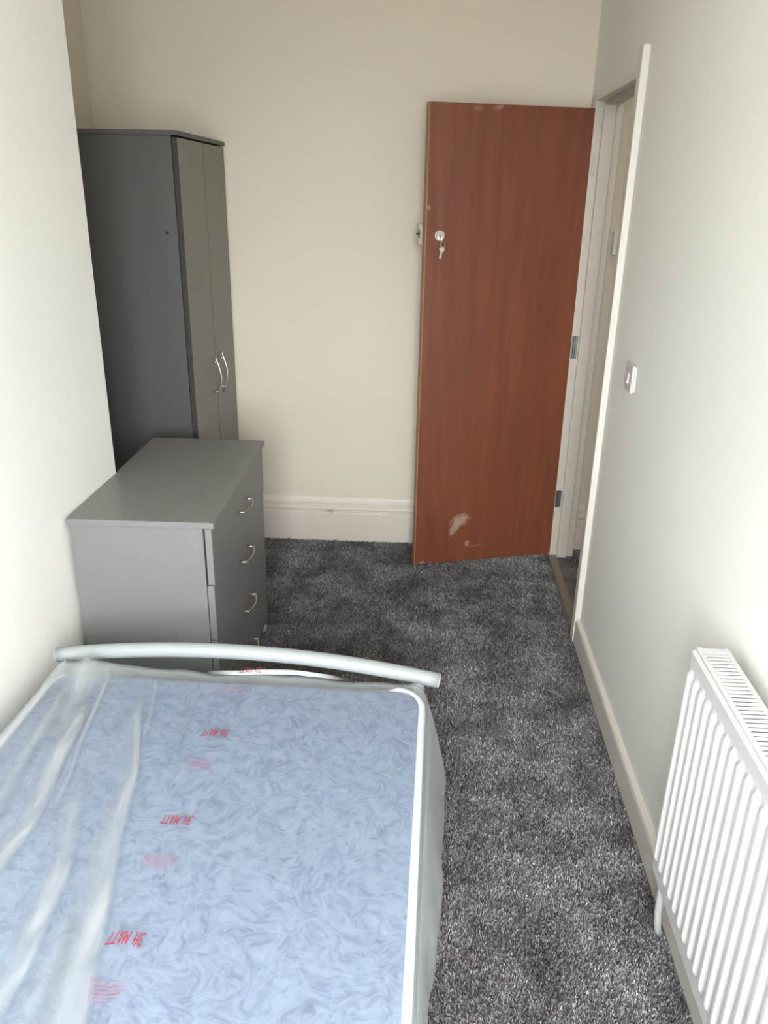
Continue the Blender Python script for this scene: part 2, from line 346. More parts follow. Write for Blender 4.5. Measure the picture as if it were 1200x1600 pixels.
# door lining -------------------------------------------------------
def rprism(name, mat, y0, y1, o0, o1, z0, z1, parent=None, bev=.002):
    """box in the right wall's frame: along the wall y0..y1, offset from the wall face o0..o1 (positive into the room)"""
    bm = bmesh.new(); add_box(bm, (-o1, y0, z0), (-o0, y1, z1), bev)
    for v in bm.verts: v.co.x += XR + SR * v.co.y
    return from_bm(name, bm, mat, parent)
near = struct(rprism('trim_1', M['gloss_white'], 2.832, 2.882, -.002, .022, 0, 2.097, bev=.003), 'white upright architrave on the near side of the doorway', 'architrave')
rprism('jamb', M['gloss_white'], 2.884, D0, -TH - .003, .012, 0, HD, near)
rprism('stop', M['gloss_white'], D0 - .002, D0 + .013, -.082, -.032, 0, HD - .013, near)
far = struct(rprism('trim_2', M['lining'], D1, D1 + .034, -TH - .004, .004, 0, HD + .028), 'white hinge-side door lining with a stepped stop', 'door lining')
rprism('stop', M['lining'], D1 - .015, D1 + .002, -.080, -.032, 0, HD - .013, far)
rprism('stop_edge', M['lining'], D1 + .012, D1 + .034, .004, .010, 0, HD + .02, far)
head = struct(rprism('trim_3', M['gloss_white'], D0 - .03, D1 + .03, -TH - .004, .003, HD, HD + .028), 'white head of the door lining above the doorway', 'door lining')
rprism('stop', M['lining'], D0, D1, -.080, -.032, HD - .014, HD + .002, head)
thr = rprism('threshold_strip', M['brass'], D0 + .002, D1 - .002, -.030, .008, 0.0, .008, bev=.003)
tag(thr, 'worn brass carpet strip across the floor of the doorway', 'threshold strip')

# door --------------------------------------------------------------
DA, DW, DH = 0.2919, 0.7009, 1.981
door = box('door_1', M['wood'], (-DW + .004, 0, 0), (0, .042, DH), None, .0015)
door.location = (0.5876, 3.6536, 0.012); door.rotation_euler = (0, 0, DA)
struct(door, 'plain red-brown wood veneer door standing open into the room', 'door')
box('lipping', M['wood_edge'], (-DW, .0005, 0), (-DW + .004, .0415, DH), door)
bm = bmesh.new(); add_tube(bm, [(-.640, .001, 1.490), (-.640, -.006, 1.490)], .0205, 28); add_tube(bm, [(-.640, -.005, 1.490), (-.640, -.013, 1.490)], .0165, 28, radii=[.0175, .0155])
cyl = from_bm('lock_cylinder', bm, M['chrome'], door); cyl['label'] = 'round chrome lock cylinder'
box('keyway', M['dark'], (-.6412, -.0136, 1.480), (-.6388, -.0125, 1.494), cyl)
# rim latch on the far face, its bolt standing past the door edge
rl = box('rim_latch', M['latch'], (-DW - .018, .042, 1.450), (-DW + .085, .070, 1.535), door, .004)
box('latch_bolt', M['dark'], (-DW - .026, .046, 1.490), (-DW - .010, .0405, 1.497), rl)
box('strike_slot', M['dark'], (-DW - .0165, .0405, 1.478), (-DW - .0125, .0425, 1.510), rl)
def hinge(zc, hh, mat):
    bm = bmesh.new(); add_tube(bm, [(.006, -.004, zc - hh), (.006, -.004, zc + hh)], .006, 10)
    add_box(bm, (-.001, -.001, zc - hh), (.0025, .036, zc + hh))
    rprism('hinge_leaf', mat, D1 - .0022, D1 + .001, -.026, .0, zc + .012 - hh, zc + .012 + hh, far, .0005)
    return from_bm('hinge', bm, mat, door)
hinge(1.020, .050, M['steel']); hinge(.292, .042, M['steel']); hinge(1.770, .045, M['lining'])
# key in the lock with a second key hanging from the ring
key = empty('key_bunch', (0, 0, 0)); key.matrix_world = Matrix.Translation(door.location) @ Matrix.Rotation(DA, 4, 'Z') @ Matrix.Translation((-.640, -.0135, 1.480))
def key_mesh(name, off, tilt, L):
    bm = bmesh.new(); add_tube(bm, [(0, -.0012, 0), (0, .0012, 0)], .011, 14); add_box(bm, (-.0038, -.001, -L), (.0038, .001, -.008))
    for i in range(4): add_box(bm, (.003, -.001, -L + .004 + i * .006), (.0058, .001, -L + .007 + i * .006))
    o = from_bm(name, bm, M['chrome'], key); o.location = off; o.rotation_euler = (0, tilt, 0); return o
bm = bmesh.new(); add_tube(bm, [(0, -.001, -.006), (0, -.022, -.006)], .003, 8); add_tube(bm, [(-.001, -.024, -.004), (.001, -.024, -.004)], .011, 14)
from_bm('inserted_key', bm, M['chrome'], key)
bm = bmesh.new(); add_tube(bm, [(.004 + .0105 * math.cos(a), -.024, -.022 + .0105 * math.sin(a)) for a in np.linspace(0, 2 * math.pi, 25)], .001, 6, cap=False)
from_bm('ring', bm, M['chrome'], key)
key_mesh('hanging_key', (.002, -.024, -.042), .22, .036)
tag(key, 'small silver keys hanging from the door lock', 'keys')

# carpet pile -------------------------------------------------------
def carpet_pile():
    n = 400000
    dens_y = rng.random(n) ** 1.25
    y = 0.55 + dens_y * 3.22; x = -0.98 + rng.random(n) * (1.62)
    inroom = (x < XR + SR * y - .022) & (y < YB + SB * x - .024)
    hall = False
    chest = (x < -.650 - .0365 * (y - 2.02)) & (y < 2.84)
    bed = (x < -.06) & (y < 1.62)
    doorw = (x > XR + SR * y - .010) & (y > D0 - .1)
    k = inroom & ~chest & ~bed & ~doorw
    x, y = x[k], y[k]
    # hall carpet seen through the doorway
    m = 14000
    xh = .66 + rng.random(m) * .5; yh = 2.75 + rng.random(m) * .97
    kh = (xh > XR + SR * yh + .034) & ((yh > D0 + .02) & (yh < D1 - .02) | (xh > XR + SR * yh + TH + .03))
    x = np.concatenate([x, xh[kh]]); y = np.concatenate([y, yh[kh]])
    n = len(x)
    ang = rng.random(n) * 2 * math.pi; w = .0011 + .0012 * rng.random(n); h = .0045 + .006 * rng.random(n)
    la = 2.4 + 1.2 * np.sin(3.1 * x + 2.3 * y) + .9 * rng.standard_normal(n); lr = .004 * (.4 + rng.random(n))
    dx, dy = np.cos(ang) * w, np.sin(ang) * w
    tx, ty = x + lr * np.cos(la), y + lr * np.sin(la)
    V = np.empty((n, 4, 3), np.float32)
    V[:, 0] = np.stack([x - dx, y - dy, np.zeros(n)], 1); V[:, 1] = np.stack([x + dx, y + dy, np.zeros(n)], 1)
    V[:, 2] = np.stack([tx + dy * .8, ty - dx * .8, h], 1); V[:, 3] = np.stack([tx - dy * .8, ty + dx * .8, h * .94], 1)
    base = 4 * np.arange(n)[:, None]
    F = (base + np.array([[0, 1, 2, 3]])).astype(np.int32).ravel()
    me = bpy.data.meshes.new('carpet_pile')
    me.vertices.add(4 * n); me.vertices.foreach_set('co', V.ravel())
    me.loops.add(4 * n); me.loops.foreach_set('vertex_index', F)
    me.polygons.add(n); me.polygons.foreach_set('loop_start', (4 * np.arange(n)).astype(np.int32)); me.polygons.foreach_set('loop_total', np.full(n, 4, np.int32))
    me.update(calc_edges=True)
    col = np.ones((n, 4, 4), np.float32)
    g = .20 + .25 * rng.random(n) ** 1.5; fl = rng.random(n); g = np.where(fl > .965, .48 + .3 * rng.random(n), g); g = np.where(fl < .12, .10, g)
    col[:, :, 0] = (g * 1.0)[:, None]; col[:, :, 1] = (g * .975)[:, None]; col[:, :, 2] = (g * .995)[:, None]
    ca = me.color_attributes.new('tuft', 'FLOAT_COLOR', 'POINT'); ca.data.foreach_set('color', col.ravel())
    o = link('carpet_pile', me, M['pile'], floor); o['kind'] = 'stuff'; o['label'] = 'dark grey speckled carpet pile'
    return o
carpet_pile()

# ------------------------------------------------------------------ wardrobe
def bow_handle(name, p0, p1, out, ends, mid, r, parent, post_in=.018, over=.012):
    """bow handle between posts p0 and p1 on a face with outward unit vector out"""
    p0, p1, out = Vector(p0), Vector(p1), Vector(out); d = (p1 - p0).normalized()
    bm = bmesh.new(); pts = []
    a, b = p0 - d * over, p1 + d * over
    for i in range(17):
        t = i / 16; s = math.sin(math.pi * t)
        pts.append(a.lerp(b, t) + out * (ends + (mid - ends) * s ** 1.3))
    add_tube(bm, pts, r, 8, radii=[r * (.7 + .3 * math.sin(math.pi * i / 16)) for i in range(17)])
    h = from_bm(name, bm, M['chrome'], parent, True)
    for q in (p0, p1):
        t = over / ((b - a).length); t = t if q is p0 else 1 - t
        z = ends + (mid - ends) * math.sin(math.pi * t) ** 1.3
        tube('handle_post', M['chrome'], [q, q + out * z], .0038, h, 8)
    h['label'] = 'chrome bow handle'
    return h
WH, WW, WD = 1.852, 0.6912, 0.48
wr = empty('wardrobe', (-0.9512, 3.0082, 0), 0.0238)
tag(wr, 'tall dark grey two-door wardrobe standing in the recess', 'wardrobe')
T = .018
box('side_panel', M['carcase_grey'], (-WD, 0.002, 0), (-.0225, .002 + T, WH - .016), wr, .001)
box('side_panel', M['carcase_grey'], (-WD, WW - T - .002, 0), (-.0225, WW - .002, WH - .016), wr, .001)
box('back_panel', M['carcase_grey'], (-WD + .004, T + .002, .06), (-WD + .008, WW - T - .002, WH - .016), wr)
box('base_panel', M['carcase_grey'], (-WD + .008, T + .003, .06), (-.024, WW - T - .003, .078), wr)
box('plinth', M['carcase_grey'], (-.06, T + .003, 0), (-.044, WW - T - .003, .06), wr)
box('top_panel', M['carcase_grey'], (-WD - .002, -.006, WH - .016), (.004, WW + .006, WH), wr, .0015)
hm = WW / 2
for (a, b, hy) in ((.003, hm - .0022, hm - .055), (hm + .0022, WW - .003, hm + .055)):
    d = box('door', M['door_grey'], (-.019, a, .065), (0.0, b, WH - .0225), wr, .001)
    box('edge_shade', M['shade_dark'], (-.0192, a - .0006, .065), (-.0005, a + .0002, WH - .0225), d)  # dark colour strip for the shade on the inset door edge
    bow_handle('handle', (0, hy, .858), (0, hy, .985), (1, 0, 0), .014, .034, .0042, d, over=.024)
tube('fixing_cap', M['dark'], [(-.061, .0022, 1.513), (-.061, .0005, 1.513)], .0062, wr, 16)

# ------------------------------------------------------------------ chest of drawers
CW, CD, CH = 0.8032, 0.4147, 0.7957
ch = empty('chest_of_drawers', (-0.6171, 2.0188, 0), 0.0365)
tag(ch, 'grey chest of four drawers with chrome bow handles at the foot of the bed', 'chest of drawers')
box('top_panel', M['chest_grey'], (-CD, -.002, CH - .019), (.004, CW + .002, CH), ch, .0015)
box('side_panel', M['chest_grey'], (-CD + .006, .006, .02), (-.030, .006 + .016, CH - .019), ch, .001)
box('side_panel', M['chest_grey'], (-CD + .006, CW - .022, .02), (-.030, CW - .006, CH - .019), ch, .001)
box('back_panel', M['chest_grey'], (-CD + .006, .022, .02), (-CD + .010, CW - .022, CH - .019), ch)
box('base_panel', M['chest_grey'], (-CD + .012, .022, .03), (-.036, CW - .022, .046), ch)
box('plinth', M['chest_grey'], (-.046, .022, .02), (-.032, CW - .022, .060), ch)
zs = [(.598, .773, .003), (.416, .594, 0), (.234, .412, 0), (.052, .230, 0)]
for i, (za, zb, out) in enumerate(zs):
    dr = box('drawer', M['chest_grey'], (-.0275 + out, .005, za), (-.008 + out, CW - .005, zb), ch, .001)
    box('drawer_box', M['shade_dark'], (-CD + .04, .035, za + .02), (-.0277 + out, CW - .035, zb - .03), dr)
    hz = (.690, .512, .326, .142)[i]
    bow_handle('handle', (-.008 + out, .345, hz), (-.008 + out, .470, hz), (1, 0, 0), .022, .034, .0036, dr, over=.006)
for (x, y) in ((-.05, .03), (-.05, CW - .03), (-CD + .04, .03), (-CD + .04, CW - .03)):
    tube('foot', M['plastic_white'], [(x, y, 0), (x, y, .021)], .016, ch, 12)
bm = bmesh.new(); add_box(bm, (-.034, CW - .050, .0), (-.012, CW - .020, .024), .003)
from_bm('plastic_bracket', bm, M['plastic_white'], ch)['label'] = 'white plastic foot bracket'

# ------------------------------------------------------------------ bed
MZ, MB = 0.508, 0.325
bed = empty('bed_frame', (-.47, .75, 0)); tag(bed, 'silver-grey metal single bed frame with an arched tube foot rail', 'bed')
bo = Vector((-.47, .75, 0))
def bl(p): return tuple(Vector(p) - bo)
YF = 1.752
rail = []
for i in range(33):
    t = i / 32; x = -.975 + t * 1.006
    z = .512 + (.497 - .512) * t + .046 * (1 - (2 * t - 1) ** 2)
    rail.append(bl((x, YF, z)))
fr = tube('foot_rail', M['tube'], rail, .0195, bed, 20)
for p, q in ((rail[0], rail[1]), (rail[-1], rail[-2])):
    d = (Vector(p) - Vector(q)).normalized()
    tube('end_cap', M['plastic_white'], [Vector(p) - d * .001, Vector(p) + d * .002], .0188, fr, 20)
for x in (-.925, -.020):
    tube('leg', M['tube'], [bl((x, YF, 0)), bl((x, YF, .50))], .0165, bed, 14)
    tube('leg', M['tube'], [bl((x, -.29, 0)), bl((x, -.29, .86))], .0165, bed, 14)
tube('foot_crossbar', M['tube'], [bl((-.925, YF, .30)), bl((-.020, YF, .30))], .012, bed, 12)
tube('head_crossbar', M['tube'], [bl((-.925, -.29, .30)), bl((-.020, -.29, .30))], .012, bed, 12)
tube('head_rail', M['tube'], [bl((-.975 + i / 16 * 1.006, -.29, .86 + .05 * (1 - (i / 8 - 1) ** 2))) for i in range(17)], .0195, bed, 16)
for x in (-.925, -.042):
    box('side_rail', M['tube'], bl((x, -.29, .275)), bl((x + .028, YF, .310)), bed, .002)
for i in range(12):
    y = -.18 + i * .165
    box('slat', M['slat'], bl((-.93, y, .310)), bl((-.015, y + .06, .3225)), bed, .002)

# mattress ---------------------------------------------------------
MX0, MX1, MY0, MY1, MR = -.945, -.006, -.225, 1.690, .075
def rr_outline(x0, x1, y0, y1, r, n=10):
    pts = []
    for (cx, cy, a0) in ((x1 - r, y1 - r, 0), (x0 + r, y1 - r, 90), (x0 + r, y0 + r, 180), (x1 - r, y0 + r, 270)):
        for i in range(n + 1):
            a = math.radians(a0 + 90 * i / n); pts.append((cx + r * math.cos(a), cy + r * math.sin(a)))
    out = []; k = n + 1                                    # points along the straight sides too
    for c in range(4):
        out += pts[c * k:(c + 1) * k]
        (xa, ya), (xb, yb) = pts[(c + 1) * k - 1], pts[((c + 1) * k) % (4 * k)]
        out += [(xa + (xb - xa) * t / 14, ya + (yb - ya) * t / 14) for t in range(1, 14)]
    return out
def edge_drop(x, y):
    a = max(0.0, min(1.0, (y - (MY1 - .075)) / .06)); b = max(0.0, min(1.0, (-.07 - x) / .05)); c = max(0.0, min(1.0, (x - MX0 - .01) / .08))
    return .024 * a * a * (3 - 2 * a) * b * c
mroot = empty('mattress', (-.4755, .7325, MB)); mo = Vector((-.4755, .7325, MB))
tag(mroot, 'single mattress with blue marbled cover and white piping on the bed', 'mattress')
def ring_loft(name, rings, mat, parent, off, smooth=True, closed=True):
    bm = bmesh.new(); R = [[bm.verts.new(Vector(p) - off) for p in r] for r in rings]
    k = len(R[0])
    for a, b in zip(R[:-1], R[1:]):
        for i in range(k): bm.faces.new((a[i], a[(i + 1) % k], b[(i + 1) % k], b[i]))
    if closed: bm.faces.new(R[0]); bm.faces.new(R[-1])
    o = from_bm(name, bm, mat, parent, smooth)
    for p in o.data.polygons:
        if len(p.vertices) > 4: p.use_smooth = False
    return o
rings = []
for (ins, z) in ((.0, MB + .006), (-.004, MB + .05), (-.005, MB + .10), (-.004, MZ - .05), (0, MZ - .008)):
    rings.append([(x, y, z - (edge_drop(x, y) if z > MB + .12 else 0)) for x, y in rr_outline(MX0 + ins, MX1 - ins, MY0 + ins, MY1 - ins, MR)])
ring_loft('border', rings, M['mattress_side'], mroot, mo)
# quilted top: grid with a very slight crown, clipped to the rounded outline
def top_z(x, y):
    ex = min(x - MX0, MX1 - x); ey = min(y - MY0, MY1 - y); e_ = max(0, min(ex, ey))
    return MZ - .006 + .008 * (1 - math.exp(-e_ / .010))
rings = []
for ins in (0, .006, .015, .03, .05, .065):
    o0 = rr_outline(MX0, MX1, MY0, MY1, MR)
    rings.append([(x, y, top_z(x, y) - edge_drop(*q) * max(0, 1 - ins / .016) ** 1.5) for (x, y), q in zip(rr_outline(MX0 + ins, MX1 - ins, MY0 + ins, MY1 - ins, max(MR - ins, .008)), o0)])
ring_loft('top_panel', rings, M['mattress'], mroot, mo)
rings2 = [[(x, y, MB + .006 - ins * .05) for x, y in rr_outline(MX0 + ins, MX1 - ins, MY0 + ins, MY1 - ins, max(MR - ins, .008))] for ins in (0, .02)]
ring_loft('bottom_panel', rings2, M['mattress'], mroot, mo)
for z in (MZ - .003, MB + .006):
    pts = [Vector((x, y, z - (edge_drop(x, y) if z > .4 else 0))) - mo for x, y in rr_outline(MX0 + .002, MX1 - .002, MY0 + .002, MY1 - .002, MR - .002, 12)]
    bm = bmesh.new(); n_ = 8; k = len(pts); rg = []
    for i, p in enumerate(pts):
        t = (pts[(i + 1) % k] - pts[i - 1]).normalized(); a = t.cross(Vector((0, 0, 1))); b = Vector((0, 0, 1))
        rg.append([bm.verts.new(p + .0088 * math.cos(2 * math.pi * j / n_) * a + .0075 * math.sin(2 * math.pi * j / n_) * b) for j in range(n_)])
    for i in range(k):
        for j in range(n_): bm.faces.new((rg[i][j], rg[i][(j + 1) % n_], rg[(i + 1) % k][(j + 1) % n_], rg[(i + 1) % k][j]))
    from_bm('piping', bm, M['piping'], mroot, True)

# plastic wrap -------------------------------------------------------
wo = Vector((-.4755, .7325, MZ))
wrap = empty('plastic_wrap', tuple(wo)); tag(wrap, 'clear polythene bag wrapped loosely over the blue mattress, printed in red', 'plastic wrap')
def vnoise(x, y, s=1.0):
    return (math.sin(5.1 * x * s + 1.3 * math.sin(3.7 * y * s + .5)) * math.sin(4.3 * y * s + 1.1 * math.sin(2.9 * x * s + 1.7)))
def wrap_top(x, y):
    z = MZ + .0085 + .0012 * vnoise(x, y, 3) + .0008 * vnoise(x + .3, y, 9)
    left = max(0.0, min(1.0, (-.55 - x) / .35))
    # loose film ridges running along the wall side of the bed
    z += left * .008 * (0.5 + 0.5 * math.sin(48 * (x - .16 * y) + 2.0 * math.sin(2.2 * y)))
    # film bunched up in the far left corner, and standing a little proud along the far edge
    d = math.hypot((x + .86) / .10, (y - 1.69) / .07); z += .017 * math.exp(-d * d)
    far_ = max(0.0, 1 - (MY1 + .012 - y) / .05)
    z += .0045 * far_ ** 2 * (1 + .8 * math.sin(17 * x + .6))
    return z
def film_mesh(name, quads_fn, nu, nv, dens_fn, parent=wrap):
    bm = bmesh.new(); lay = bm.verts.layers.float_color.new('film_haze'); G = []
    for i in range(nu + 1):
        row = []
        for j in range(nv + 1):
            p = quads_fn(i / nu, j / nv); v = bm.verts.new(Vector(p) - wo); dd = dens_fn(i / nu, j / nv); v[lay] = (dd, dd, dd, 1); row.append(v)
        G.append(row)
    for i in range(nu):
        for j in range(nv): bm.faces.new((G[i][j], G[i + 1][j], G[i + 1][j + 1], G[i][j + 1]))
    me = bpy.data.meshes.new(name); bm.normal_update(); bm.to_mesh(me); bm.free()
    return link(name, me, M['film'], parent, True)
TX0, TX1, TY0, TY1 = MX0 - .004, MX1 + .012, MY0 - .02, MY1 + .012
def skirt_out(y, d, k):
    """outward throw of the hanging right-hand skirt at depth d below the top"""
    f_ = min(1, d / .15)
    w = float(np.interp(y, (.3, .7, .93, 1.05, 1.2, 1.3, 1.45, 1.62, 1.70), (.018, .018, .021, .028, .040, .045, .049, .042, .012)))
    return w * f_ ** .7 + .0035 * f_ * math.sin(17 * y + k) + .002 * f_ * math.sin(41 * y + 2 * k)
def main_sheet(u, v):
    # u across: 0..0.12 left drop, 0.12..0.8 top, 0.8..1 right drop ; v along: 0..0.9 top, 0.9..1 far drop
    y = TY0 + (TY1 - TY0) * min(v / .9, 1); dy = max(0, (v - .9) / .1) * .20
    endw = max(0.0, (y - (TY1 - .09)) / .09)
    cr = MR * (1 - math.sqrt(max(0, 1 - endw ** 2))) if endw > 0 else 0
    cr *= .55
    if u < .12: dx = (1 - u / .12) * .16; x = TX0
    elif u <= .8: x = TX0 + (TX1 - TX0) * (u - .12) / .68; dx = 0
    else: dx = (u - .8) / .2 * .24; x = TX1
    if u < .12:
        return (x - .010 * min(1, dx / .05) + .006 * math.sin(30 * y) * dx / .16 + cr * .5, y + (.006 if dy > 0 else 0), wrap_top(TX0, y) - max(dx, dy))
    if u > .8:
        yy = y
        return (x + skirt_out(yy, dx, .4) * (1 - .55 * endw) - cr * (1 - min(1, dx / .1)), yy + .004 * math.sin(31 * dx + y * 5) + (.012 * min(1, dy / .05) if dy > 0 else 0), wrap_top(TX1, y) - .004 - max(dx, dy))
    xx = x - cr * max(0, (u - .7) / .1) if u > .7 else x
    return (xx, y + .010 * min(1, dy / .04) + (.004 * math.sin(38 * x) if v > .85 else 0), wrap_top(x, y) - dy - .005 * endw ** 3 + (.008 * math.exp(-((x + .43) / .09) ** 2) * endw ** 2))
def dens_main(u, v):
    if u > .8: return .50 + .05 * math.sin(19 * v + 3 * u)
    if u < .12: return .55
    if v > .9: return .40
    x = TX0 + (TX1 - TX0) * (u - .12) / .68
    return .15 + .10 * max(0, min(1, (-.62 - x) / .2)) + .10 * max(0, min(1, (v - .86) / .02)) + .15 * max(0, min(1, (-.90 - x) / .03)) + .35 * math.exp(-(((x + .86) / .07) ** 2 + ((v - .885) / .03) ** 2))
film_mesh('top_sheet', main_sheet, 110, 150, dens_main)
# inner layer of the hanging skirt: the bag is doubled near the mattress edge
def inner_skirt(u, v):
    y = TY0 + (TY1 - .05 - TY0) * v; d = u * .22
    return (TX1 - .006 + .018 * min(1, d / .10) + .003 * math.sin(11 * y + 1) * u + .004 * math.sin(29 * y) * u * .3, y, wrap_top(TX1, y) - .008 - d)
film_mesh('inner_layer', inner_skirt, 12, 120, lambda u, v: .55)
# pleats: strips where the film is folded over itself, denser and whiter, one crisp and one soft edge
def pleat(path, widths, dens, lift=.005, soft='left'):
    n = len(path)
    def at(v):
        t = v * (n - 1); i = min(int(t), n - 2); f_ = t - i; f2 = f_ * f_ * (3 - 2 * f_) * .5 + f_ * .5
        return [path[i][k] + (path[i + 1][k] - path[i][k]) * f2 for k in (0, 1)], widths[i] + (widths[i + 1] - widths[i]) * f_, dens[i] + (dens[i + 1] - dens[i]) * f_
    def pos(u, v):
        (x, y), w, _ = at(v); xx = x + (u - .5) * w
        return (xx, y, wrap_top(xx, y) + .0015 + lift * math.sin(math.pi * u) ** .7)
    ph = 13 * path[0][0] + 7 * path[0][1]
    def dn(u, v):
        _, _, d = at(v); a = max(0.0, min(1, u / .72)); c = max(0.0, min(1, (1 - u) / (.22 if soft == 'left' else .6)))
        wob = .78 + .22 * math.sin(9 * v + ph + 2.2 * math.sin(5 * u + 4 * v)) + .10 * math.sin(31 * v + 6 * u + ph)
        return max(0, d * (a * a * (3 - 2 * a)) * (c * c * (3 - 2 * c)) * wob) * min(1, v / .10) * min(1, (1 - v) / .10)
    o = film_mesh('pleat', pos, 16, 60, dn)
    return o
pleat([(-.711, 1.635), (-.662, 1.467), (-.613, 1.308), (-.597, 1.191), (-.587, 1.11), (-.568, 1.028), (-.549, .954), (-.531, .865), (-.511, .772), (-.48, .66)],
      [.028, .036, .046, .058, .070, .074, .076, .080, .084, .09], [.35, .45, .52, .56, .60, .60, .60, .60, .60, .6])
pleat([(-.797, 1.665), (-.772, 1.501), (-.758, 1.397), (-.734, 1.289), (-.715, 1.16)], [.02, .02, .018, .016, .016], [.5, .5, .45, .4, .3], lift=.007, soft='both')
pleat([(-.872, 1.715), (-.852, 1.621), (-.836, 1.543), (-.822, 1.469), (-.815, 1.39)], [.11, .10, .085, .07, .05], [.55, .62, .58, .5, .4], lift=.012, soft='both')
pleat([(-.805, 1.54), (-.797, 1.46), (-.793, 1.361), (-.774, 1.256), (-.761, 1.188), (-.758, 1.125), (-.764, 1.065), (-.78, .95)], [.03, .05, .055, .05, .05, .055, .06, .06], [.5, .62, .6, .55, .5, .5, .5, .4], lift=.008)
pleat([(-.722, 1.32), (-.675, 1.16), (-.650, 1.06), (-.640, .985), (-.633, .928), (-.628, .852), (-.634, .80), (-.64, .72)], [.03, .05, .06, .06, .055, .06, .07, .07], [.2, .34, .4, .5, .62, .5, .5, .4])
pleat([(-.874, 1.58), (-.866, 1.48), (-.861, 1.379), (-.847, 1.278), (-.84, 1.208), (-.83, 1.08)], [.03, .045, .05, .05, .05, .06], [.3, .45, .45, .45, .45, .3], lift=.008, soft='both')
pleat([(-.585, .96), (-.572, .883), (-.570, .825), (-.567, .767), (-.56, .68)], [.04, .06, .07, .08, .08], [.2, .3, .32, .32, .3], soft='both')
pleat([(-.678, 1.66), (-.655, 1.58), (-.639, 1.505), (-.62, 1.40)], [.016, .018, .018, .016], [.35, .4, .38, .2], soft='both')
pleat([(-.565, 1.60), (-.555, 1.50), (-.548, 1.38)], [.03, .032, .03], [.22, .26, .12], soft='both')
pleat([(-.925, 1.66), (-.922, 1.50), (-.92, 1.35), (-.915, 1.2)], [.03, .03, .035, .04], [.4, .5, .5, .4], lift=.006, soft='both')
pleat([(-.075, 1.50), (-.05, 1.475), (-.022, 1.455)], [.006, .007, .006], [.4, .5, .4], lift=.003, soft='both')
# white lip of doubled film along the far edge and a bunched corner over the rail end
def lip(u, v):
    x = -.56 + .36 * v
    return (x, TY1 - .012 + .016 * u, wrap_top(x, TY1) + .002 + .014 * math.sin(math.pi * v) ** .6 * math.sin(math.pi * min(1, u * .9 + .1)))
film_mesh('edge_lip', lip, 8, 40, lambda u, v: .72 * min(1, 5 * min(v, 1 - v)))

# printing on the film: the words in red, and small framed blocks of illegible fine print
GLYPHS = {   # pen strokes of each character: width, polylines
    '3': (.46, [[(.02, .86), (.12, .97), (.30, .97), (.42, .85), (.42, .66), (.30, .55), (.16, .53)], [(.30, .55), (.44, .40), (.44, .16), (.31, .03), (.12, .03), (.0, .14)]]),
    'f': (.27, [[(.33, .97), (.22, .97), (.14, .86), (.14, 0)], [(.0, .62), (.30, .62)]]),
    't': (.36, [[(.15, .92), (.15, .14), (.22, .03), (.34, .03)], [(.0, .62), (.32, .62)]]),
    'M': (.66, [[(.03, 0), (.05, 1), (.31, .30), (.57, 1), (.60, 0)]]),
    'A': (.58, [[(.0, 0), (.27, 1), (.54, 0)], [(.09, .32), (.45, .32)]]),
    'T': (.52, [[(.0, .95), (.50, .95)], [(.25, .95), (.25, 0)]]),
    ' ': (.34, [])}
def text_mesh(body, t=.062, shear=.26):
    bm = bmesh.new(); x0_ = 0.0
    for chr_ in body:
        w, lines = GLYPHS[chr_]
        for ln in lines:
            for (ax, ay), (bx, by) in zip(ln[:-1], ln[1:]):
                d = Vector((bx - ax, by - ay)).normalized(); nrm = Vector((-d.y, d.x)) * t; ex = d * t * .55
                q = [Vector((ax, ay)) - ex + nrm, Vector((ax, ay)) - ex - nrm, Vector((bx, by)) + ex - nrm, Vector((bx, by)) + ex + nrm]
                bm.faces.new([bm.verts.new((x0_ + p.x + shear * p.y, p.y, 0)) for p in q])
        x0_ += w + .13
    me = bpy.data.meshes.new('lettering'); bm.to_mesh(me); bm.free(); return me
def drape(name, me, x, y, w, h, mat, bend=0.0, rot=0.0, lift=.0035):
    me.name = name
    co = np.empty(len(me.vertices) * 3, np.float32); me.vertices.foreach_get('co', co); co = co.reshape(-1, 3)
    mn, mx = co.min(0), co.max(0)
    for i, v in enumerate(me.vertices):
        a = (co[i, 0] - (mn[0] + mx[0]) / 2) / (mx[0] - mn[0]); b = (co[i, 1] - (mn[1] + mx[1]) / 2) / (mx[1] - mn[1])
        lx, ly = -a * w, -b * h + bend * (a * 2) ** 2          # turned half round: read from the foot end
        px = x + lx * math.cos(rot) - ly * math.sin(rot); py = y + lx * math.sin(rot) + ly * math.cos(rot)
        v.co = Vector((px, py, wrap_top(px, py) + lift)) - wo
    me.materials.clear()
    o = link(name, me, mat, wrap); return o
for (x, y, bend, rot, h) in ((-.4715, 1.4605, -.004, .0, .026), (-.4735, 1.188, .001, .0, .026), (-.4725, .9215, -.003, .02, .026)):
    o = drape('lettering', text_mesh('3ft MATT'), x, y, .063, h, M['red_ink'], bend, rot); o['label'] = 'red printed words 3ft MATT'
def lip_z(x, y):
    return wrap_top(x, TY1) + .018
me = text_mesh('3ft MATT')
o = drape('lettering', me, -.445, 1.6985, .060, .020, M['red_ink'], 0, 0, lift=.014); o['label'] = 'red printed words on the far edge of the film'
